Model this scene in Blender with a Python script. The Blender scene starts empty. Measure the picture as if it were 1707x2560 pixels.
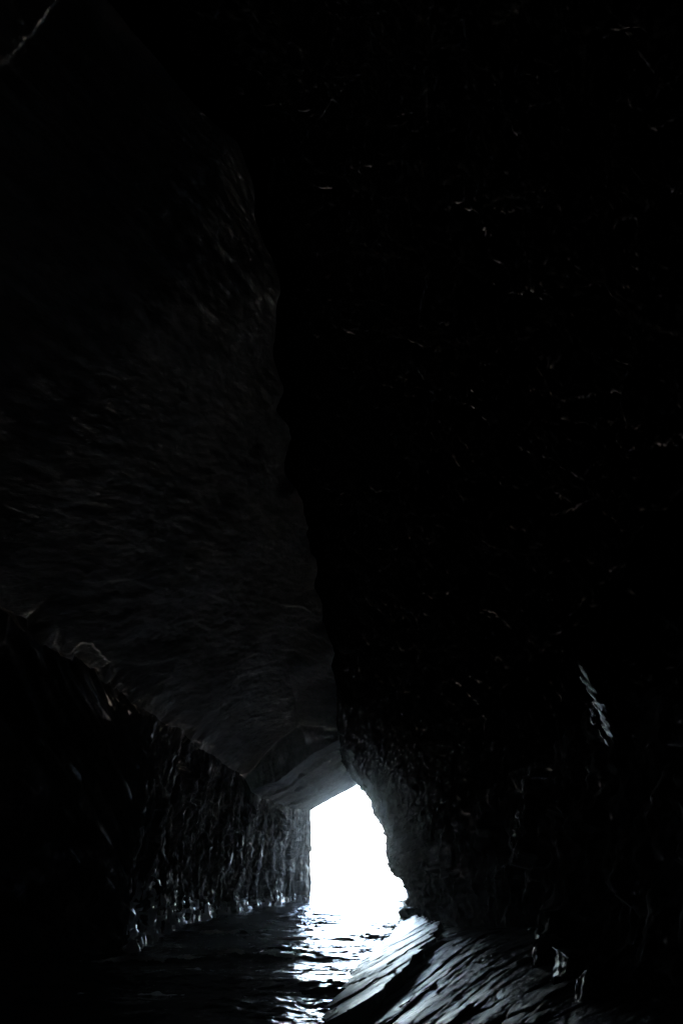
import bpy, math, random
import numpy as np
rng = np.random.default_rng(7)
random.seed(7)
S = bpy.context.scene
C = S.collection
R = math.radians
GLOW_DENSITY = .0008

# ------------------------------------------------------------------ noise
PERM = rng.permutation(256).astype(np.int64)
PERM = np.concatenate([PERM, PERM, PERM])
GR = rng.normal(size=(256, 3)); GR /= np.linalg.norm(GR, axis=1)[:, None]

def perlin(x, y, z):
    xi = np.floor(x).astype(np.int64); yi = np.floor(y).astype(np.int64); zi = np.floor(z).astype(np.int64)
    xf, yf, zf = x - xi, y - yi, z - zi
    xi &= 255; yi &= 255; zi &= 255
    u = xf**3 * (xf * (xf * 6 - 15) + 10); v = yf**3 * (yf * (yf * 6 - 15) + 10); w = zf**3 * (zf * (zf * 6 - 15) + 10)
    def g(dx, dy, dz):
        h = PERM[PERM[PERM[(xi + dx) & 255] + ((yi + dy) & 255)] + ((zi + dz) & 255)]
        G = GR[h]
        return G[..., 0] * (xf - dx) + G[..., 1] * (yf - dy) + G[..., 2] * (zf - dz)
    x00 = g(0, 0, 0) * (1 - u) + g(1, 0, 0) * u
    x10 = g(0, 1, 0) * (1 - u) + g(1, 1, 0) * u
    x01 = g(0, 0, 1) * (1 - u) + g(1, 0, 1) * u
    x11 = g(0, 1, 1) * (1 - u) + g(1, 1, 1) * u
    return ((x00 * (1 - v) + x10 * v) * (1 - w) + (x01 * (1 - v) + x11 * v) * w) * 1.6

def fbm(x, y, z, o=4, gain=.5, off=0.0):
    s = 0; a = 1.0; f = 1.0
    for i in range(o):
        s = s + a * perlin(x * f + 17.3 * i + off, y * f - 9.1 * i + off * .7, z * f + 5.7 * i - off)
        a *= gain; f *= 2.03
    return s

def ridged(x, y, z, o=4, gain=.5, off=0.0):
    s = 0; a = 1.0; f = 1.0
    for i in range(o):
        n = 1 - np.abs(perlin(x * f + 31.3 * i + off, y * f - 7.1 * i + off * .7, z * f + 3.7 * i - off)) * 1.6
        s = s + a * n * np.abs(n)
        a *= gain; f *= 2.07
    return s - .6

def smooth(a, b, x):
    t = np.clip((x - a) / (b - a), 0, 1)
    return t * t * (3 - 2 * t)

def cells(x, y, z):                       # Worley: distance to nearest and a random value per cell
    xi = np.floor(x); yi = np.floor(y); zi = np.floor(z)
    best = np.full(x.shape, 9.0); sec = np.full(x.shape, 9.0); val = np.zeros(x.shape)
    for dx in (-1, 0, 1):
        for dy in (-1, 0, 1):
            for dz in (-1, 0, 1):
                cx = (xi + dx).astype(np.int64); cy = (yi + dy).astype(np.int64); cz = (zi + dz).astype(np.int64)
                h = PERM[PERM[PERM[cx & 255] + (cy & 255)] + (cz & 255)]
                h2 = PERM[h + 71]; h3 = PERM[h2 + 133]
                d = np.sqrt((cx + h / 255. - x) ** 2 + (cy + h2 / 255. - y) ** 2 + (cz + h3 / 255. - z) ** 2)
                m = d < best
                sec = np.where(m, best, np.minimum(sec, d))
                val = np.where(m, PERM[h3 + 5] / 255., val)
                best = np.where(m, d, best)
    return best, sec - best, val

# ------------------------------------------------------------------ object helpers
def tag(o, label=None, cat=None, group=None, kind=None):
    if label: o['label'] = label
    if cat: o['category'] = cat
    if group: o['group'] = group
    if kind: o['kind'] = kind
    return o

def mesh_obj(name, verts, faces, mat, parent=None, smooth_shade=True):
    me = bpy.data.meshes.new(name)
    verts = np.asarray(verts, dtype=np.float32)
    faces = np.asarray(faces, dtype=np.int32)
    n = faces.shape[1]
    me.vertices.add(len(verts)); me.vertices.foreach_set('co', verts.ravel())
    me.loops.add(faces.size); me.loops.foreach_set('vertex_index', faces.ravel())
    me.polygons.add(len(faces))
    me.polygons.foreach_set('loop_start', np.arange(0, faces.size, n, dtype=np.int32))
    me.polygons.foreach_set('use_smooth', np.full(len(faces), smooth_shade))
    me.update(calc_edges=True); me.validate()
    me.materials.append(mat)
    o = bpy.data.objects.new(name, me); C.objects.link(o)
    if parent: o.parent = parent
    return o

def grid_faces(nr, nc, base=0, flip=False):
    i = np.arange(nr - 1)[:, None] * nc + np.arange(nc - 1)[None, :] + base
    q = np.stack([i, i + 1, i + nc + 1, i + nc], -1).reshape(-1, 4)
    return q[:, ::-1] if flip else q

# ------------------------------------------------------------------ materials
def rock_mat(name, c0, c1, c2, r0, r1, axis, stretch, scale, bump, fine=1.0, patch=.35, spec=.5, pw=.3):
    """layered sea rock: colour clumps, wet patches (low roughness), grain drawn out along a direction"""
    m = bpy.data.materials.new(name); m.use_nodes = True
    nt = m.node_tree; N = nt.nodes; L = nt.links
    b = N['Principled BSDF']
    geo = N.new('ShaderNodeNewGeometry')
    # rotate object space so local X runs along the grain
    ax = np.array(axis, float); ax /= np.linalg.norm(ax)
    t = np.array([0, 0, 1.]) if abs(ax[2]) < .8 else np.array([1., 0, 0])
    by = np.cross(t, ax); by /= np.linalg.norm(by); bz = np.cross(ax, by)
    comb = N.new('ShaderNodeCombineXYZ')
    for k, (vv, st) in enumerate(((ax, 1.0 / stretch), (by, 1.0), (bz, 1.0))):
        d = N.new('ShaderNodeVectorMath'); d.operation = 'DOT_PRODUCT'
        d.inputs[1].default_value = tuple(vv * st)
        L.new(geo.outputs['Position'], d.inputs[0]); L.new(d.outputs['Value'], comb.inputs[k])
    def noise(sc, det, rough, src, dist=0.0):
        n = N.new('ShaderNodeTexNoise'); n.inputs['Scale'].default_value = sc
        n.inputs['Detail'].default_value = det; n.inputs['Roughness'].default_value = rough
        n.inputs['Distortion'].default_value = dist
        L.new(src, n.inputs['Vector']); return n
    nb = noise(.45, 6, .62, geo.outputs['Position'])
    ns = noise(scale * .6, 8, .65, comb.outputs[0], .3)
    mx = N.new('ShaderNodeMath'); mx.operation = 'MULTIPLY_ADD'; mx.inputs[1].default_value = .55
    L.new(ns.outputs[0], mx.inputs[0])
    hb = N.new('ShaderNodeMath'); hb.operation = 'MULTIPLY'; hb.inputs[1].default_value = .45
    L.new(nb.outputs[0], hb.inputs[0]); L.new(hb.outputs[0], mx.inputs[2])
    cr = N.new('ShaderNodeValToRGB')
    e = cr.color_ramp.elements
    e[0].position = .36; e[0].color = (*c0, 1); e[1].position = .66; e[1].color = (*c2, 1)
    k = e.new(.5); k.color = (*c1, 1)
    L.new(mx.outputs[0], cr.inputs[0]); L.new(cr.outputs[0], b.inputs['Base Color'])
    nr = noise(.8, 5, .6, comb.outputs[0])
    rr = N.new('ShaderNodeMapRange'); rr.inputs[1].default_value = patch; rr.inputs[2].default_value = patch + pw
    rr.inputs[3].default_value = r0; rr.inputs[4].default_value = r1
    L.new(nr.outputs[0], rr.inputs[0]); L.new(rr.outputs[0], b.inputs['Roughness'])
    b.inputs['Specular IOR Level'].default_value = spec
    n1 = noise(scale, 9, .6, comb.outputs[0], .4)
    n2 = noise(scale * 3.2, 6, .6, geo.outputs['Position'])
    b1 = N.new('ShaderNodeBump'); b1.inputs['Strength'].default_value = 1.0; b1.inputs['Distance'].default_value = bump
    b2 = N.new('ShaderNodeBump'); b2.inputs['Strength'].default_value = .8; b2.inputs['Distance'].default_value = bump * .22 * fine
    L.new(n1.outputs[0], b1.inputs['Height']); L.new(n2.outputs[0], b2.inputs['Height'])
    L.new(b1.outputs[0], b2.inputs['Normal']); L.new(b2.outputs[0], b.inputs['Normal'])
    return m

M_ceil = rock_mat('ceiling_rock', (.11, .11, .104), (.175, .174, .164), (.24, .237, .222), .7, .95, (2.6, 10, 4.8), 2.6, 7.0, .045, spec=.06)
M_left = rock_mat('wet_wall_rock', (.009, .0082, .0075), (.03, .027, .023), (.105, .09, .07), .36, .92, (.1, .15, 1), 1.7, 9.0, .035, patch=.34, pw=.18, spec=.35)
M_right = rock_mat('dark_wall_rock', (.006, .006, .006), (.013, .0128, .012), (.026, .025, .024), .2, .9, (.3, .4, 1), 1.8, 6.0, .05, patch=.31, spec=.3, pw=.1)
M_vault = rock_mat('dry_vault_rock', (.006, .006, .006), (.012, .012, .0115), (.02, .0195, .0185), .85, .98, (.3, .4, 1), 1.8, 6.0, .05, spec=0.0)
M_slab = rock_mat('wet_slab_rock', (.014, .014, .014), (.03, .03, .03), (.06, .06, .058), .28, .42, (1, 1, .45), 2.2, 9.0, .022)
M_slab2 = rock_mat('ridged_slab_rock', (.006, .006, .006), (.014, .014, .014), (.028, .028, .027), .27, .55, (1, 1, .45), 1.7, 11.0, .03, spec=.4)
M_boulder = rock_mat('wet_boulder_rock', (.01, .01, .01), (.025, .025, .025), (.05, .05, .048), .24, .46, (.3, .5, .8), 1.6, 9.0, .045)

M_plate = rock_mat('split_rock', (.012, .012, .012), (.03, .03, .03), (.06, .06, .057), .2, .38, (.3, -.2, .8), 3, 14.0, .022)

def water_mat():
    m = bpy.data.materials.new('sea_water'); m.use_nodes = True
    nt = m.node_tree; N = nt.nodes; L = nt.links
    b = N['Principled BSDF']
    b.inputs['Base Color'].default_value = (.04, .048, .05, 1)
    b.inputs['Roughness'].default_value = .08; b.inputs['IOR'].default_value = 1.333
    geo = N.new('ShaderNodeNewGeometry')
    mp = N.new('ShaderNodeMapping'); mp.inputs['Scale'].default_value = (.75, 1, 1)
    L.new(geo.outputs['Position'], mp.inputs['Vector'])
    prev = None
    for sc, det, dist in ((2.6, 5, .05), (9.0, 3, .013)):
        n = N.new('ShaderNodeTexNoise'); n.inputs['Scale'].default_value = sc; n.inputs['Detail'].default_value = det
        n.inputs['Roughness'].default_value = .55; n.inputs['Distortion'].default_value = .6
        L.new(mp.outputs[0], n.inputs['Vector'])
        u = N.new('ShaderNodeBump'); u.inputs['Distance'].default_value = dist; u.inputs['Strength'].default_value = 1
        L.new(n.outputs[0], u.inputs['Height'])
        if prev: L.new(prev.outputs[0], u.inputs['Normal'])
        prev = u
    L.new(prev.outputs[0], b.inputs['Normal'])
    return m
M_water = water_mat()

def foam_mat():
    m = bpy.data.materials.new('sea_foam'); m.use_nodes = True
    nt = m.node_tree; N = nt.nodes; L = nt.links
    b = N['Principled BSDF']
    n = N.new('ShaderNodeTexNoise'); n.inputs['Scale'].default_value = 9; n.inputs['Detail'].default_value = 6
    cr = N.new('ShaderNodeValToRGB')
    cr.color_ramp.elements[0].position = .35; cr.color_ramp.elements[0].color = (.72, .74, .74, 1)
    cr.color_ramp.elements[1].position = .6; cr.color_ramp.elements[1].color = (.9, .91, .91, 1)
    g = N.new('ShaderNodeNewGeometry'); L.new(g.outputs['Position'], n.inputs['Vector'])
    L.new(n.outputs[0], cr.inputs[0]); L.new(cr.outputs[0], b.inputs['Base Color'])
    b.inputs['Roughness'].default_value = .3
    u = N.new('ShaderNodeBump'); u.inputs['Distance'].default_value = .04
    L.new(n.outputs[0], u.inputs['Height']); L.new(u.outputs[0], b.inputs['Normal'])
    return m
M_foam = foam_mat()

# ------------------------------------------------------------------ the cave shell
# section points, going round: left foot, left mid, left top lip, roof low, roof mid, crest, right 0, right 1, right 2, right 3, right base, right foot
KEYS = {
  -14: [(-9,-2.5),(-9.5,3),(-8,6.5),(-6,9),(-4,11.5),(-2.5,13),(-0.15,12.8),(2,12),(6,8),(6,5),(5,2),(4.5,-2.5)],
  0: [(-13,-2.5),(-13.5,12.5),(-7.4,6.9),(-6.4,9.6),(-5.3,12.6),(-4.6,15.7),(-1.45,16.25),(1.5,16.2),(8,9),(6,5),(4.0,2.2),(3.6,-2.5)],
  6: [(-14,-2.5),(-14,13),(-7.3,7.0),(-6.2,9.7),(-5.1,12.6),(-4.2,15.7),(-1.0,16.15),(2,16),(7.5,9),(5.6,5),(3.4,1.3),(3.2,-2.5)],
  9: [(-14,-2.5),(-14,13),(-7.2,7.0),(-5.6,9.8),(-3.9,12.8),(-2.2,15.8),(0.25,16.0),(2.5,15.6),(7,9),(5.2,5),(3.0,1.2),(3.0,-2.5)],
  13: [(-14,-2.5),(-14,13),(-7.1,7.1),(-5.4,9.9),(-3.7,12.8),(-1.9,15.8),(0.55,15.6),(2.8,14.8),(6.5,8.6),(5.0,5),(3.3,1.2),(3.2,-2.5)],
  18: [(-13.5,-2.5),(-13.5,13),(-7.0,7.1),(-5.4,9.9),(-3.8,12.8),(-2.1,15.8),(0.35,15.45),(2.6,14.5),(6.2,8.4),(5.6,5),(4.4,1.4),(4.4,-2.5)],
  23.7: [(-12,-2.5),(-12,12.5),(-6.9,7.2),(-5.3,9.9),(-3.6,12.8),(-1.9,15.7),(0.4,15.25),(2.5,14.2),(6,8.2),(5.6,5),(5.0,1.5),(5.0,-2.5)],
  24.4: [(-6.5,-2.5),(-6.6,3.5),(-6.8,7.2),(-5.2,9.9),(-3.6,12.8),(-1.85,15.6),(0.42,15.15),(2.5,14.1),(6,8.2),(5.6,5),(5.0,1.5),(5.0,-2.5)],
  30: [(-7.0,-2.5),(-7.0,3.5),(-6.8,7.4),(-5.0,10.0),(-3.1,12.8),(-1.1,15.2),(0.8,14.4),(2.4,12.8),(5.4,7.8),(5.3,5),(5.2,1.3),(5.2,-2.5)],
  38: [(-7.4,-2.5),(-7.4,3.5),(-6.9,7.7),(-5.0,9.9),(-2.9,12.0),(-0.6,13.3),(0.5,11.6),(2.3,9.8),(4.5,6.2),(4.6,3.6),(4.8,1.0),(4.8,-2.5)],
  43: [(-7.1,-2.5),(-7.1,3.5),(-6.85,7.8),(-4.9,9.95),(-2.9,11.65),(-0.5,12.65),(0.2,9.6),(2.0,7.9),(3.5,5.0),(3.7,3.1),(4.3,1.0),(4.4,-2.5)],
  46: [(-6.8,-2.5),(-6.8,3.5),(-6.8,7.9),(-4.8,10.0),(-2.9,11.3),(-0.4,12.0),(0.0,8.6),(1.75,6.3),(2.85,4.0),(2.92,2.7),(3.9,1.2),(4.3,-2.5)],
  50: [(-6.5,-2.5),(-6.5,3.5),(-6.7,7.9),(-4.7,10.0),(-2.9,11.2),(-0.3,11.3),(0.1,8.7),(2.0,6.6),(3.2,4.2),(3.3,2.8),(4.3,1.1),(4.7,-2.5)],
  50.4: [(-6.4,-2.5),(-6.4,3.5),(-6.4,7.2),(-4.3,7.9),(-1.9,9.4),(-0.1,10.4),(0.44,9.24),(2.44,7.66),(3.86,4.83),(4.16,3.0),(5.06,1.0),(5.27,-2.5)],
  54: [(-6.0,-2.5),(-6.0,3.5),(-6.0,7.2),(-4.0,7.95),(-1.7,9.4),(0.1,10.5),(0.76,9.56),(2.8,8.24),(4.36,5.12),(4.66,3.0),(5.64,1.0),(5.92,-2.5)],
  54.3: [(-5.95,-2.5),(-5.95,3.5),(-5.8,7.0),(-3.8,7.7),(-1.5,9.1),(0.15,10.2),(0.79,9.59),(2.83,8.29),(4.4,5.14),(4.7,3.0),(5.69,1.0),(5.97,-2.5)],
  57.5: [(-5.7,-2.5),(-5.7,3.5),(-5.4,7.1),(-3.6,7.75),(-1.3,9.1),(0.3,10.2),(1.08,9.88),(3.15,8.8),(4.85,5.4),(5.15,3.0),(6.2,1.0),(6.55,-2.5)],
  57.8: [(-5.65,-2.5),(-5.65,3.5),(-5.2,6.9),(-3.4,7.55),(-1.2,8.85),(0.35,9.9),(1.1,9.9),(3.18,8.85),(4.89,5.42),(5.19,3.0),(6.25,1.0),(6.6,-2.5)],
  61: [(-5.1,-2.5),(-5.1,3.5),(-4.7,7.1),(-3.0,7.8),(-1.0,8.9),(0.5,9.95),(1.3,10.1),(3.4,9.2),(5.2,5.6),(5.5,3.0),(6.6,1.0),(7.0,-2.5)],
  61.3: [(-5.05,-2.5),(-5.05,3.5),(-4.6,7.0),(-2.9,7.7),(-0.95,8.75),(0.55,9.75),(1.3,10.1),(3.4,9.2),(5.2,5.6),(5.5,3.0),(6.6,1.0),(7.0,-2.5)],
  66: [(-4.2,-2.5),(-4.15,3.5),(-3.85,7.2),(-2.3,7.8),(-0.6,8.72),(1.1,9.7),(2.02,10.1),(3.68,9.26),(5.2,5.6),(5.5,3.0),(6.6,1.0),(7.0,-2.5)],
  70: [(-2.8,-2.5),(-2.8,3.5),(-2.85,7.25),(-1.6,7.9),(-0.25,8.65),(1.5,9.6),(2.6,9.9),(3.9,9.3),(5.2,5.6),(5.5,3.0),(6.6,1.0),(7.0,-2.5)],
  77.8: [(-4.6,-2.5),(-4.6,3.5),(-4.8,8.6),(-3.2,9.6),(-1.0,10.6),(1.8,11.4),(3.4,11.3),(4.6,9.8),(5.2,5.6),(5.5,3.0),(6.6,1.0),(7.0,-2.5)],
  80: [(-5.2,-2.5),(-5.2,3.5),(-5.4,9.0),(-3.6,10.1),(-1.2,11.2),(1.9,12.0),(3.4,11.3),(4.6,9.8),(5.2,5.6),(5.5,3.0),(6.6,1.0),(7.0,-2.5)],
  83: [(-6,-2.5),(-6,3.5),(-6.2,9.6),(-4.2,10.8),(-1.4,12),(2.0,12.8),(3.4,11.3),(4.6,9.8),(6.2,5.6),(6.6,3.0),(8.5,0.9),(9.2,-2.5)],
}
ky = np.array(sorted(KEYS)); kp = np.array([KEYS[k] for k in sorted(KEYS)], float)     # (K, P, 2)
ROWS = [-14.0]
while ROWS[-1] < 83:
    y = ROWS[-1]
    ROWS.append(y + (.35 if y < 4 else max(.06, .0032 * y)))
ROWS = np.array(sorted(set(ROWS) | {k for k in KEYS if k < 83}))
ROWS = ROWS[np.concatenate([[True], np.diff(ROWS) > 1e-3])]

def section(y):                                                # control polygon at each Y
    out = np.empty((len(y), kp.shape[1], 2))
    for p in range(kp.shape[1]):
        for c in range(2):
            out[:, p, c] = np.interp(y, ky, kp[:, p, c])
    return out
CTRL = section(ROWS)
_z = np.zeros_like(ROWS)
_lip = smooth(25, 30, ROWS)
_f = 1 - .8 * smooth(36, 48, ROWS)
for p, ax_, ay_ in ((2, .3, .3), (5, .4, .35), (6, .4, .3)):   # wandering creases
    CTRL[:, p, 0] += ax_ * _f * (_lip if p == 2 else 1) * fbm(ROWS / 3.5, _z + p * 3.1, _z, 3, .5)
    CTRL[:, p, 1] += ay_ * _f * (_lip if p == 2 else 1) * fbm(ROWS / 4, _z + p * 5.7, _z + 9, 2, .5)
def loft(p0, p1, n):
    """points from control p0 to p1 with n divisions per segment -> (rows, cols, 3) and a parameter"""
    ts = []
    for s in range(p0, p1):
        t = np.linspace(0, 1, n[s - p0], endpoint=False); ts += list(s + t)
    ts.append(p1); ts = np.array(ts)
    i = np.minimum(ts.astype(int), kp.shape[1] - 2); f = (ts - i)[None, :, None]
    xz = CTRL[:, i, :] * (1 - f) + CTRL[:, i + 1, :] * f
    P = np.empty((len(ROWS), len(ts), 3))
    P[..., 0] = xz[..., 0]; P[..., 2] = xz[..., 1]; P[..., 1] = ROWS[:, None]
    return P, ts
# inward normals of the section at each control point
seg = np.diff(CTRL, axis=1); seg /= np.linalg.norm(seg, axis=2)[..., None]
nrm = np.stack([seg[..., 1], -seg[..., 0]], -1)                # right of travel = inward
cn = np.concatenate([nrm[:, :1], nrm[:, 1:] + nrm[:, :-1], nrm[:, -1:]], 1); cn /= np.linalg.norm(cn, axis=2)[..., None]

def displace(P, ts):
    i = np.minimum(ts.astype(int), kp.shape[1] - 2); f = (ts - i)[None, :, None]
    n2 = cn[:, i] * (1 - f) + cn[:, i + 1] * f
    x, y, z = P[..., 0], P[..., 1], P[..., 2]
    T = np.broadcast_to(ts[None, :], x.shape)
    wc = smooth(1.9, 2.4, T) * (1 - smooth(4.9, 5.3, T))       # roof
    wl = 1 - smooth(1.7, 2.3, T)                               # left wall
    wr = smooth(5.0, 5.7, T)                                   # right wall
    d = .3 * fbm(x / 6, y / 8, z / 6, 3)
    # roof: bedding plane, ledges running obliquely across it, fine grain
    v = .5 * x - .375 * y + .78 * z                                # across the ledges
    v = v * .8 + .3 * fbm(x / 4, y / 7, z / 4, 3, off=4)
    saw = v - np.floor(v)
    led = np.where(saw > .9, (1 - saw) / .1, saw / .9)
    lm = smooth(-.15, .35, fbm(x / 5, y / 5, z / 5, 2, off=11))
    u = .205 * x + .93 * y + .314 * z; q = .5 * x - .375 * y + .78 * z
    dc = -.05 * led * lm + .05 * fbm(u / 2.2, q / .6, x / 2, 4, off=2) + .025 * fbm(u / .6, q / .25, x, 3, off=7)
    cb, eb, vb = cells(x / 1.1 + 5, y / 1.5 + .4 * fbm(x, y, z, 2), z / .9)
    near = smooth(47, 50.6, y)
    dc = dc * (1 - .75 * np.exp(-((y - 50.2) / .7) ** 2)); dc = dc + near * (.1 * (vb - .5) * smooth(51.5, 53, y) + .03 * smooth(51.5, 53, y) * fbm(x / .7, y / 1.2, z / .4, 4, .6, off=51))
    # left wall: columns and drip ribs
    dl = -.22 * ridged(x / 1.8, y / 1.5, z / 6.0, 2, off=3) - .05 * ridged(x / .5, y / .4, z / 1.4, 3, off=8) + .07 * fbm(x / .3, y / .3, z / .3, 4, .6, off=6)
    c3, e3, val3 = cells(x / .4 + 3, y / .5 + .3 * fbm(x, y, z, 2), z / .7)
    dl = dl + .14 * (val3 - .5) + .05 * fbm(x / 1.2, y / 1.6, z / .28, 3, off=31)
    c, e, val = cells(x / 1.6, y / 2.4, z / 1.7)
    dl = dl + .5 * (val - .5)
    # right wall: broken blocks
    c, e, val = cells(x / 1.5, y / 2.2, z / 1.9)
    c2, e2, val2 = cells(x / .5 + 9, y / .7, z / .6)
    up = .35 + .65 * smooth(8.3, 9.5, T)
    dr = .75 * up * (val - .5) + .22 * up * (val2 - .5) - .25 * ridged(x / 2.5, y / 2.2, z / 3, 3, off=5) + .09 * fbm(x / .3, y / .3, z / .35, 4, .6, off=1)
    fade = (1 - .45 * smooth(55, 78, y)) * (1 - .62 * wr * smooth(34, 45, y))
    d = (d + wc * dc * (1 - .4 * smooth(60, 80, y)) + wl * dl * (1 - .3 * smooth(55, 78, y)) + wr * dr) * fade
    d = d + wr * smooth(34, 44, y) * (.17 * fbm(x / .5, y / .5, z / .5, 4, .6, off=41) + .16 * (val2 - .5))
    P[..., 0] += n2[..., 0] * d; P[..., 2] += n2[..., 1] * d
    P[..., 1] += wr * .3 * fade * fbm(x / 1.2, y / 1.2, z / 1.2, 3, off=21) + wl * (.1 + .22 * smooth(74, 79, y)) * fbm(x / .5, y / 3, z / .9, 4, off=22)
    P[..., 1] += wc * near * .3 * fbm(x / 1.6, y / 3, z / .8, 3, .5, off=61) * (1 - smooth(67, 70, y) * .5)
    P[..., 1] += wl * np.exp(-((y - 24.2) / 1.6) ** 2) * .4 * fbm(x / 1.5, z * 0, z / 1.6, 3, .5, off=71)
    return P

RING0 = []
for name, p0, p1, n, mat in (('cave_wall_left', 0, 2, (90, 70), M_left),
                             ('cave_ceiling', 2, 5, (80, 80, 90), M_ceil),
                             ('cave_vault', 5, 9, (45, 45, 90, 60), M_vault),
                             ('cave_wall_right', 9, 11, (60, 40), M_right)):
    P, ts = loft(p0, p1, n)
    P = displace(P, ts)
    if name == 'cave_wall_left': LEFT = P.copy()
    RING0.append(P[0].copy() if not RING0 else P[0, 1:].copy())
    tag(mesh_obj(name, P.reshape(-1, 3), grid_faces(P.shape[0], P.shape[1]), mat), kind='structure')

# back wall closing the cave behind the photographer
ring = np.concatenate(RING0 + [RING0[0][:1]]); ring = ring + np.array([0, .02, 0]); cen = np.array([-1.5, -17.0, 4.0])
rows = [ring * (1 - k) + cen * k for k in np.linspace(0, 1, 30)]
rows = np.array(rows); bx, by_, bz = rows[..., 0], rows[..., 1], rows[..., 2]
rows[1:-1, :, 1] += (.6 * fbm(bx / 2.5, by_ / 2.5, bz / 2.5, 4, off=13))[1:-1]
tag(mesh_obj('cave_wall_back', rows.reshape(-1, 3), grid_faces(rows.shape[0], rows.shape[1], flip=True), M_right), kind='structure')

# cliff face round the mouth, seen only from the sea
Pc, ts = loft(0, 11, (10,) * 11)
Pc = displace(Pc, ts)
ring = Pc[-1]; cc = np.array([1.5, 83, 0.])
lay = []
for k, s in enumerate((1.0, 1.12, 1.35, 1.8, 2.6, 3.8, 5.5)):
    q = cc + (ring - cc) * np.array([s, 1, s]); q[:, 2] = np.maximum(q[:, 2], -2.5)
    q[:, 1] = 83 - 1.2 * (s - 1) * .6
    if k: q[:, 1] += .9 * fbm(q[:, 0] / 4, q[:, 1] / 4, q[:, 2] / 4, 4, off=2)
    lay.append(q)
lay = np.array(lay)
tag(mesh_obj('cliff', lay.reshape(-1, 3), grid_faces(lay.shape[0], lay.shape[1]), M_ceil), kind='structure')

# ------------------------------------------------------------------ the sea
CRESTS = [([(-7.2, 22.3), (-4.5, 22.6), (-1.4, 23.6)], .18, .7), ([(-6.8, 32.6), (-5, 32.2), (-3.0, 32.4)], .16, .8), ([(-5.0, 15.2), (-2, 16.0)], .08, .6), ([(-4.5, 44), (0, 45.5)], .15, 1.2)]
def wave_height(x, y, dx):
    h = np.zeros_like(x)
    r = np.random.default_rng(11)
    lam = np.geomspace(.3, 8.0, 40)
    for l in lam:
        a = r.normal(0, .7); k = 2 * math.pi / l
        ph = r.uniform(0, 6.28)
        amp = .0025 * l ** .9
        w = np.clip((l / dx - 2.5) / 3, 0, 1)                  # leave out waves finer than the mesh
        warp = .25 * l * perlin(x / (l * 2.2) + l, y / (l * 2.2), np.full_like(x, l * 3.1))
        s = np.sin(k * (math.sin(a) * x + math.cos(a) * y + warp) + ph)
        h += w * amp * (s + .35 * np.cos(2 * np.arcsin(np.clip(s, -1, 1))) * -1)
    w = np.clip((1.2 / dx - 2) / 3, 0, 1)
    h += w * .075 * ridged(x / 1.3, y / .9, np.zeros_like(x) + 4.2, 4, .5, off=3) * np.clip(.5 + fbm(x / 5, y / 5, np.zeros_like(x), 2), 0, 1.4)
    for pts, hh, wd in CRESTS:
        yc = np.interp(x, [p[0] for p in pts], [p[1] for p in pts]) + .5 * perlin(x / 1.7, np.zeros_like(x) + hh * 9, np.zeros_like(x))
        m = smooth(pts[0][0] - 1, pts[0][0] + .5, x) * (1 - smooth(pts[-1][0] - .5, pts[-1][0] + 2.5, x))
        t = (y - yc) / wd
        h += m * hh * np.where(t < 0, np.exp(-(t * 1.9) ** 2), np.exp(-(t * .8) ** 2)) * (.75 + .5 * perlin(x / .9, y / .9, np.zeros_like(x) + 3))
    return h

wy = [-6.0]
while wy[-1] < 40000:
    y = wy[-1]
    if y < 6: s = .3
    elif y < 90: s = max(.05, .0036 * y)
    elif y < 400: s = .012 * y
    else: s = .09 * y
    wy.append(y + s)
wy = np.array(wy); nc = 430
uu = np.linspace(-15.5, 9.5, nc)
X = uu[None, :] * np.where(wy < 84, 1, 1 + np.maximum(wy - 84, 0) / 14.)[:, None]
Y = np.broadcast_to(wy[:, None], X.shape)
dxm = np.maximum(np.gradient(wy), (X[:, 1] - X[:, 0]))[:, None] * np.ones_like(X)
Z = wave_height(X, Y, dxm)
SEA = np.stack([X, Y, Z], -1)
tag(mesh_obj('sea', SEA.reshape(-1, 3), grid_faces(len(wy), nc), M_water), kind='structure')

def sea_z(x, y):
    return wave_height(np.atleast_1d(np.asarray(x, float)), np.atleast_1d(np.asarray(y, float)), np.full(np.size(x), .1))

def foam_strip(pts, wid, n, m, thr, seed, lift=.03, wall=0.0):
    """clumps of foam lying along a line on the water; faces dropped where the foam breaks up"""
    pts = np.array(pts, float); d = np.concatenate([[0], np.cumsum(np.linalg.norm(np.diff(pts, axis=0), axis=1))])
    t = np.linspace(0, d[-1], n); cx = np.interp(t, d, pts[:, 0]); cyy = np.interp(t, d, pts[:, 1])
    tx = np.gradient(cx); ty = np.gradient(cyy); ln = np.hypot(tx, ty); nx, ny = -ty / ln, tx / ln
    u = np.linspace(-1, 1, m)[None, :]
    x = cx[:, None] + nx[:, None] * u * wid; y = cyy[:, None] + ny[:, None] * u * wid
    y = y + (.5 * perlin(x / 1.7, np.zeros_like(x) + seed * 9, np.zeros_like(x)) if not wall else 0)
    f = fbm(x / .5, y / .5, np.zeros_like(x) + seed, 4, .6) * .5 + .5 * fbm(x / 2.2, y / 2.2, np.zeros_like(x) + seed, 2) + .45 * (1 - np.abs(u) ** 1.5) - .2
    z = sea_z(x.ravel(), y.ravel()).reshape(x.shape) + lift * np.clip(f - thr, -.3, 1) * 3 - .012
    z = z + wall * np.clip(u, 0, 1) * np.clip(f + .3, 0, 1)
    V = np.stack([x, y, z], -1).reshape(-1, 3); F = grid_faces(n, m)
    keep = (f.ravel()[F].mean(1) > thr)
    return V, F[keep]
def join(parts):
    V = []; F = []; b = 0
    for v, f in parts:
        V.append(v); F.append(f + b); b += len(v)
    return np.concatenate(V), np.concatenate(F)
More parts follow.
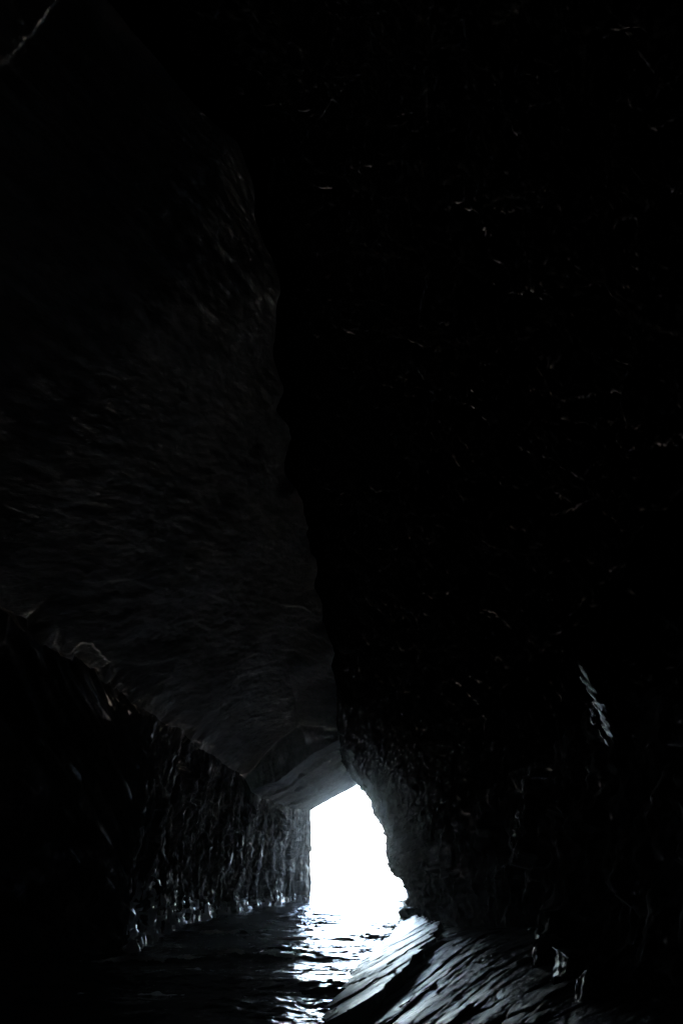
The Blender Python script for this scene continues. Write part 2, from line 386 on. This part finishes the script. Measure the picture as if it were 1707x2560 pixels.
def patch_strip(k):
    r = np.random.default_rng(300 + k)
    x0 = r.uniform(-6.5, -1.5); y0 = r.uniform(15, 42); ln = r.uniform(1.5, 4)
    return foam_strip([(x0, y0), (x0 + ln * .5, y0 + r.uniform(-.3, .3)), (x0 + ln, y0 + r.uniform(-.4, .6))], r.uniform(.12, .3), 90, 8, .22, 3.3 + k)
V, F = join([foam_strip(pts, .32, 420, 20, -.02, hh, .025) for pts, hh, wd in CRESTS[:2]] + [patch_strip(k) for k in range(26)])
tag(mesh_obj('crest_foam', V, F, M_foam), kind='stuff')
r0 = np.searchsorted(ROWS, 24.45); r1 = np.searchsorted(ROWS, 79)
W = LEFT[r0:r1]
du = np.gradient(W, axis=0); dv = np.gradient(W, axis=1); nn = np.cross(du, dv); nn /= np.linalg.norm(nn, axis=2)[..., None] + 1e-9
nn *= np.sign(nn[..., :1] + 1e-9)
x, y, z = W[..., 0], W[..., 1], W[..., 2]
hmax = np.interp(y, [24, 27, 31, 36, 45, 79], [2.2, 1.9, 1.4, 1.1, .95, .8])
streak = .5 + fbm(x / .4, y / .35, z / 1.6, 4, .55, off=2)
th = hmax * np.clip(streak, 0, 1.4) - z
Wf = W + nn * (.03 + .2 * np.clip(th, 0, 1.5)[..., None] + .035 * fbm(x / .3, y / .3, z / .4, 4, .6)[..., None])
F = grid_faces(W.shape[0], W.shape[1])
keep = (th.ravel()[F].mean(1) > 0) & (z.ravel()[F].min(1) > -.5) & (fbm(x / .5, y / .5, z / .9, 3, .6, off=9).ravel()[F].mean(1) > -.3)
tag(mesh_obj('wall_foam', Wf.reshape(-1, 3), F[keep], M_foam), kind='stuff')

# seabed under the cave
g = np.array([(-40, -20, -2.4), (40, -20, -2.4), (40, 120, -2.4), (-40, 120, -2.4)], float)
tag(mesh_obj('seabed', g, [[0, 1, 2, 3]], M_slab2), kind='structure')

# ------------------------------------------------------------------ the two big slabs
WY = np.array([-4, 6, 9, 12, 15, 17.6, 20, 23.5, 30, 36, 49, 60])
WX = np.array([-1.5, -1.2, -.9, -.5, -.2, -.1, .2, .75, 1.7, 2.5, 4.3, 5.2])
def slab(name, ys, left, right, nx, wl, tan, thick, rough, mat, seed, caps):
    ny = len(ys); cap = np.interp(ys, [0, 14, 20, 26, 34, 40], caps)[:, None]; us = np.linspace(0, 1, nx)
    xl = left(ys); xr = right(ys)
    P = np.empty((ny, nx, 3))
    P[..., 0] = xl[:, None] + (xr - xl)[:, None] * us; P[..., 1] = ys[:, None]
    x, y = P[..., 0].copy(), P[..., 1]
    a = x - wl(ys)[:, None]                                   # distance up the dip
    z0 = np.zeros_like(x) + seed
    c = (x - y) * .7071; l = (x + y) * .7071                   # lineation runs obliquely up the slab
    bed = c + .3 * fbm(c / 1.6, l / 9, z0, 3, off=seed) + .15 * a
    st = bed * 1.7; fr = st - np.floor(st)
    step = smooth(.0, .12, fr) - fr                            # thin beds breaking off
    rise = tan * a; rise = np.where(rise > cap * .6, cap * .6 + cap * .4 * np.tanh((rise - cap * .6) / (cap * .4)), rise)
    _, edge, val = cells(c / .5 + .3 * fbm(c, l, z0, 3), l / 1.2 + .3 * fbm(c, l, z0 + 4, 3), z0)
    crack = -np.exp(-(edge / .035) ** 2) * np.clip(fbm(c / 1.5, l / 2.5, z0, 2, off=seed + 6) + .35, 0, 1)
    P[..., 2] = rise + rough * (.055 * step * np.clip(.4 + 1.4 * fbm(c / 2, l / 4, z0, 2, off=seed + 3), 0, 1.2)
        + .05 * fbm(c / .9, l / 5, z0, 3, off=seed) + .02 * fbm(c / .3, l / .9, z0, 5, .6, off=seed + 1) + .085 * (val - .5) + .045 * crack
        + .008 * fbm(x / .1, y / .1, z0, 3, off=seed + 4))
    top = P.reshape(-1, 3)
    faces = [grid_faces(ny, nx)]
    # broken sides running down into the water
    idx = np.arange(ny * nx).reshape(ny, nx)
    loop = np.concatenate([idx[0, :-1], idx[:-1, -1], idx[-1, :0:-1], idx[:0:-1, 0]])
    verts = [top]; n0 = len(top); prev = loop; cnt = n0
    cx, cy = P[..., 0].mean(), P[..., 1].mean()
    for k in range(1, 7):
        q = top[loop].copy()
        dz = thick * k / 6
        j = .22 * fbm(q[:, 0] / .8, q[:, 1] / .8, (q[:, 2] - dz) / .25, 3, off=seed + 5)
        q[:, 0] += j; q[:, 1] += j * .8; q[:, 2] -= dz
        verts.append(q)
        cur = np.arange(cnt, cnt + len(loop)); cnt += len(loop)
        faces.append(np.stack([prev, cur, np.roll(cur, -1), np.roll(prev, -1)], -1))
        prev = cur
    return mesh_obj(name, np.concatenate(verts), np.concatenate(faces), mat)

wl1 = lambda y: np.interp(y, WY, WX)
wl2 = lambda y: np.interp(y, WY, WX) + .6
EY = np.array([13.1, 13.5, 15, 18, 20, 23, 26, 32, 40]); EX = np.array([-.1, .13, 1.02, 1.86, 2.4, 2.75, 2.95, 3.3, 3.6])
def right1(y):
    z = np.zeros_like(y)
    return np.interp(y, EY, EX) + .28 * fbm(y / 1.2, z, z + 2, 4) * smooth(13, 15, y)
s1 = slab('rock_slab', np.concatenate([np.arange(13.8, 22, .035), np.arange(22, 40, .1)]), lambda y: wl1(y) - 1.3 * smooth(13.8, 16.5, y) - .02 + .25 * fbm(y / 1.5, y * 0, y * 0 + 7, 3), right1, 170, wl1, .41, 1.1, .42, M_slab, 3.3, [9] * 6)
tag(s1, 'bright wet rock slab sloping down into the water, shining white below the cave mouth', 'rock')
s2 = slab('rock_slab', np.concatenate([np.arange(-3, 5.5, .2), np.arange(5.5, 20, .032), np.arange(20, 36, .12)]), lambda y: wl2(y) - 1.4 + .3 * fbm(y / 2, y * 0, y * 0 + 9, 3), lambda y: np.interp(y, [0, 12, 20, 36], [5.5, 5.5, 7.5, 7.5]), 300, wl2, .45, 1.5, .68, M_slab2, 8.1, [1.3, 1.3, .95, .55, .1, .05])
tag(s2, 'dark ridged rock slab in the foreground at bottom right, lower than the bright slab', 'rock')

# ------------------------------------------------------------------ loose rocks and the outcrop
import bmesh
def rock_mesh(size, seed, cuts=3, rough=.1, flat=None):
    r = np.random.default_rng(seed)
    bm = bmesh.new()
    for p in r.normal(size=(22, 3)):
        p = p / np.linalg.norm(p) * r.uniform(.75, 1.0)
        q = p * np.array(size)
        if flat is not None:                                   # one broken face
            f_ = np.array(flat); over = q @ f_ - .5 * min(size)
            if over > 0: q = q - f_ * over
        bm.verts.new(tuple(q))
    res = bmesh.ops.convex_hull(bm, input=bm.verts[:])
    bmesh.ops.delete(bm, geom=[v for v in bm.verts if not v.link_faces], context='VERTS')
    bmesh.ops.bevel(bm, geom=bm.edges[:], offset=.06 * min(size), segments=2, affect='EDGES', profile=.6)
    bmesh.ops.triangulate(bm, faces=bm.faces[:])
    bmesh.ops.subdivide_edges(bm, edges=bm.edges[:], cuts=cuts, use_grid_fill=True)
    bm.verts.ensure_lookup_table(); bm.normal_update()
    co_ = np.array([v.co for v in bm.verts]); no = np.array([v.normal for v in bm.verts])
    k = max(size)
    d = rough * k * (fbm(co_[:, 0] / k * 2 + seed, co_[:, 1] / k * 2, co_[:, 2] / k * 2, 4) * .6 + .4 * ridged(co_[:, 0] / k * 5, co_[:, 1] / k * 5 + seed, co_[:, 2] / k * 5, 3))
    co_ = co_ + no * d[:, None]
    for v, c in zip(bm.verts, co_): v.co = c
    return bm
def rock(name, loc, size, rot, seed, mat, parent=None, **kw):
    bm = rock_mesh(size, seed, **kw)
    me = bpy.data.meshes.new(name); bm.to_mesh(me); bm.free()
    for p in me.polygons: p.use_smooth = True
    me.materials.append(mat)
    o = bpy.data.objects.new(name, me); C.objects.link(o)
    o.location = loc; o.rotation_euler = rot
    if parent: o.parent = parent
    return o
SEAROCKS = [((4.0, 44.0, .1), (.8, 1.2, .45), 'larger dark rock standing in the water against the right wall beyond the bright slab'),
            ((3.6, 39.0, .0), (.45, .8, .3), 'small low dark rock awash just behind the upper tip of the bright slab')]
for k, (loc, size, lab) in enumerate(SEAROCKS):
    tag(rock('sea_rock', loc, size, (0, .25, .3 + k), 40 + k, M_boulder), lab, 'rock', 'rocks in the water beyond the bright slab')
FOOT = [((2.66, 10.6, 1.3), (.36, .5, .22), 'glinting wet boulder at the foot of the right wall, farthest of the three'),
        ((2.58, 9.2, 1.26), (.36, .44, .24), 'glinting wet boulder at the foot of the right wall, middle of the three'),
        ((2.42, 7.9, 1.18), (.32, .46, .22), 'glinting wet boulder at the foot of the right wall, nearest of the three')]
for k, (loc, size, lab) in enumerate(FOOT):
    tag(rock('boulder', loc, size, (0, 0, .06 * k), 60 + k, M_boulder, rough=.09, flat=(-.895, .1, .435), cuts=5), lab, 'boulder', 'boulders at the foot of the right wall')
oc = bpy.data.objects.new('rock_outcrop', None); C.objects.link(oc); oc.location = (4.2, 11.4, 4.62)
tag(oc, 'jagged outcrop of split rock plates glinting high on the dark right wall', 'rock')
import mathutils
nz = mathutils.Vector((-.89, .14, -.43)).normalized()
PL = [(-.62, .62, .12, .1, .1), (-.5, .45, .2, .2, .15), (-.34, .3, .16, .32, .3), (-.2, .16, .22, .22, .05), (-.1, -.02, .15, .36, .2), (.04, -.16, .2, .24, -.1),
      (.12, -.3, .14, .34, .15), (.26, -.42, .16, .26, .1), (.34, -.54, .1, .2, .2), (.2, .06, .2, .1, .9), (.5, .0, .24, .1, 1.0), (.82, -.1, .2, .09, 1.0), (.72, -.36, .12, .12, .2), (.84, -.5, .1, .1, .1)]
for k, (du_, dv_, ln, wd, tw) in enumerate(PL):
    # u runs to the right and away, v up the wall
    up = (mathutils.Vector((0, 0, 1)) - nz * nz.z).normalized(); ri = up.cross(nz).normalized()
    if ri.x < 0: ri = -ri
    n2 = (nz + .11 * mathutils.Vector(rng.normal(size=3))).normalized()
    lx = (up * math.cos(tw + .3) - ri * math.sin(tw + .3)); lx = (lx - n2 * lx.dot(n2)).normalized()
    ly = lx.cross(n2)
    mt = mathutils.Matrix((ly, lx, n2)).transposed()
    o = rock('plate', ri * du_ + up * dv_, (wd, ln, .04), mt.to_euler(), 80 + k, M_plate, oc, rough=.1, cuts=5)

# ------------------------------------------------------------------ thin mist added to imitate the bluish lens glow round the mouth
hb = [(x, y, z) for x in (-60, 60) for y in (-25, 130) for z in (-3.6, 30)]
hf = [(0, 1, 3, 2), (4, 6, 7, 5), (0, 4, 5, 1), (2, 3, 7, 6), (0, 2, 6, 4), (1, 5, 7, 3)]
mh = bpy.data.materials.new('glow_mist'); mh.use_nodes = True
nt = mh.node_tree; nt.nodes.remove(nt.nodes['Principled BSDF'])
pv = nt.nodes.new('ShaderNodeVolumePrincipled'); pv.inputs['Color'].default_value = (.78, .88, 1, 1)
pv.inputs['Density'].default_value = GLOW_DENSITY; pv.inputs['Anisotropy'].default_value = .975
nt.links.new(pv.outputs[0], nt.nodes['Material Output'].inputs['Volume'])
tag(mesh_obj('glow_haze', hb, hf, mh, smooth_shade=False), kind='stuff')

# ------------------------------------------------------------------ camera, light, render
cam = bpy.data.cameras.new('camera'); co = bpy.data.objects.new('camera', cam); C.objects.link(co)
cam.sensor_fit = 'VERTICAL'; cam.sensor_height = 36; cam.lens = 24; cam.clip_end = 60000; cam.clip_start = .05
co.location = (0, 0, 2.2); co.rotation_euler = (R(90 + 27.8), 0, 0)
S.camera = co

w = bpy.data.worlds.new('World'); S.world = w; w.use_nodes = True
nt = w.node_tree
sky = nt.nodes.new('ShaderNodeTexSky'); sky.sky_type = 'NISHITA'; sky.sun_disc = False
SUN_EL, SUN_AZ = R(50), R(165)
sky.sun_elevation = SUN_EL; sky.sun_rotation = SUN_AZ; sky.dust_density = 4; sky.air_density = .9; sky.ozone_density = .5
nt.links.new(sky.outputs[0], nt.nodes['Background'].inputs[0])
nt.nodes['Background'].inputs[1].default_value = .15
sl = bpy.data.lights.new('sun', 'SUN'); sl.energy = 3; sl.angle = R(.5); sl.color = (1, .95, .88)
so = bpy.data.objects.new('sun', sl); C.objects.link(so)
so.rotation_euler = (math.pi / 2 - SUN_EL, 0, math.pi - SUN_AZ)
w.cycles.sampling_method = 'MANUAL'; w.cycles.sample_map_resolution = 1024

S.view_settings.view_transform = 'Standard'; S.view_settings.look = 'None'
S.view_settings.exposure = 5.5; S.view_settings.gamma = 1
S.render.engine = 'CYCLES'
cy = S.cycles
cy.use_denoising = True; cy.use_adaptive_sampling = False; cy.use_guiding = True; cy.use_surface_guiding = True; cy.use_volume_guiding = True; cy.guiding_training_samples = 0; cy.max_bounces = 6; cy.diffuse_bounces = 4; cy.glossy_bounces = 4
cy.sample_clamp_indirect = 12; cy.caustics_reflective = True
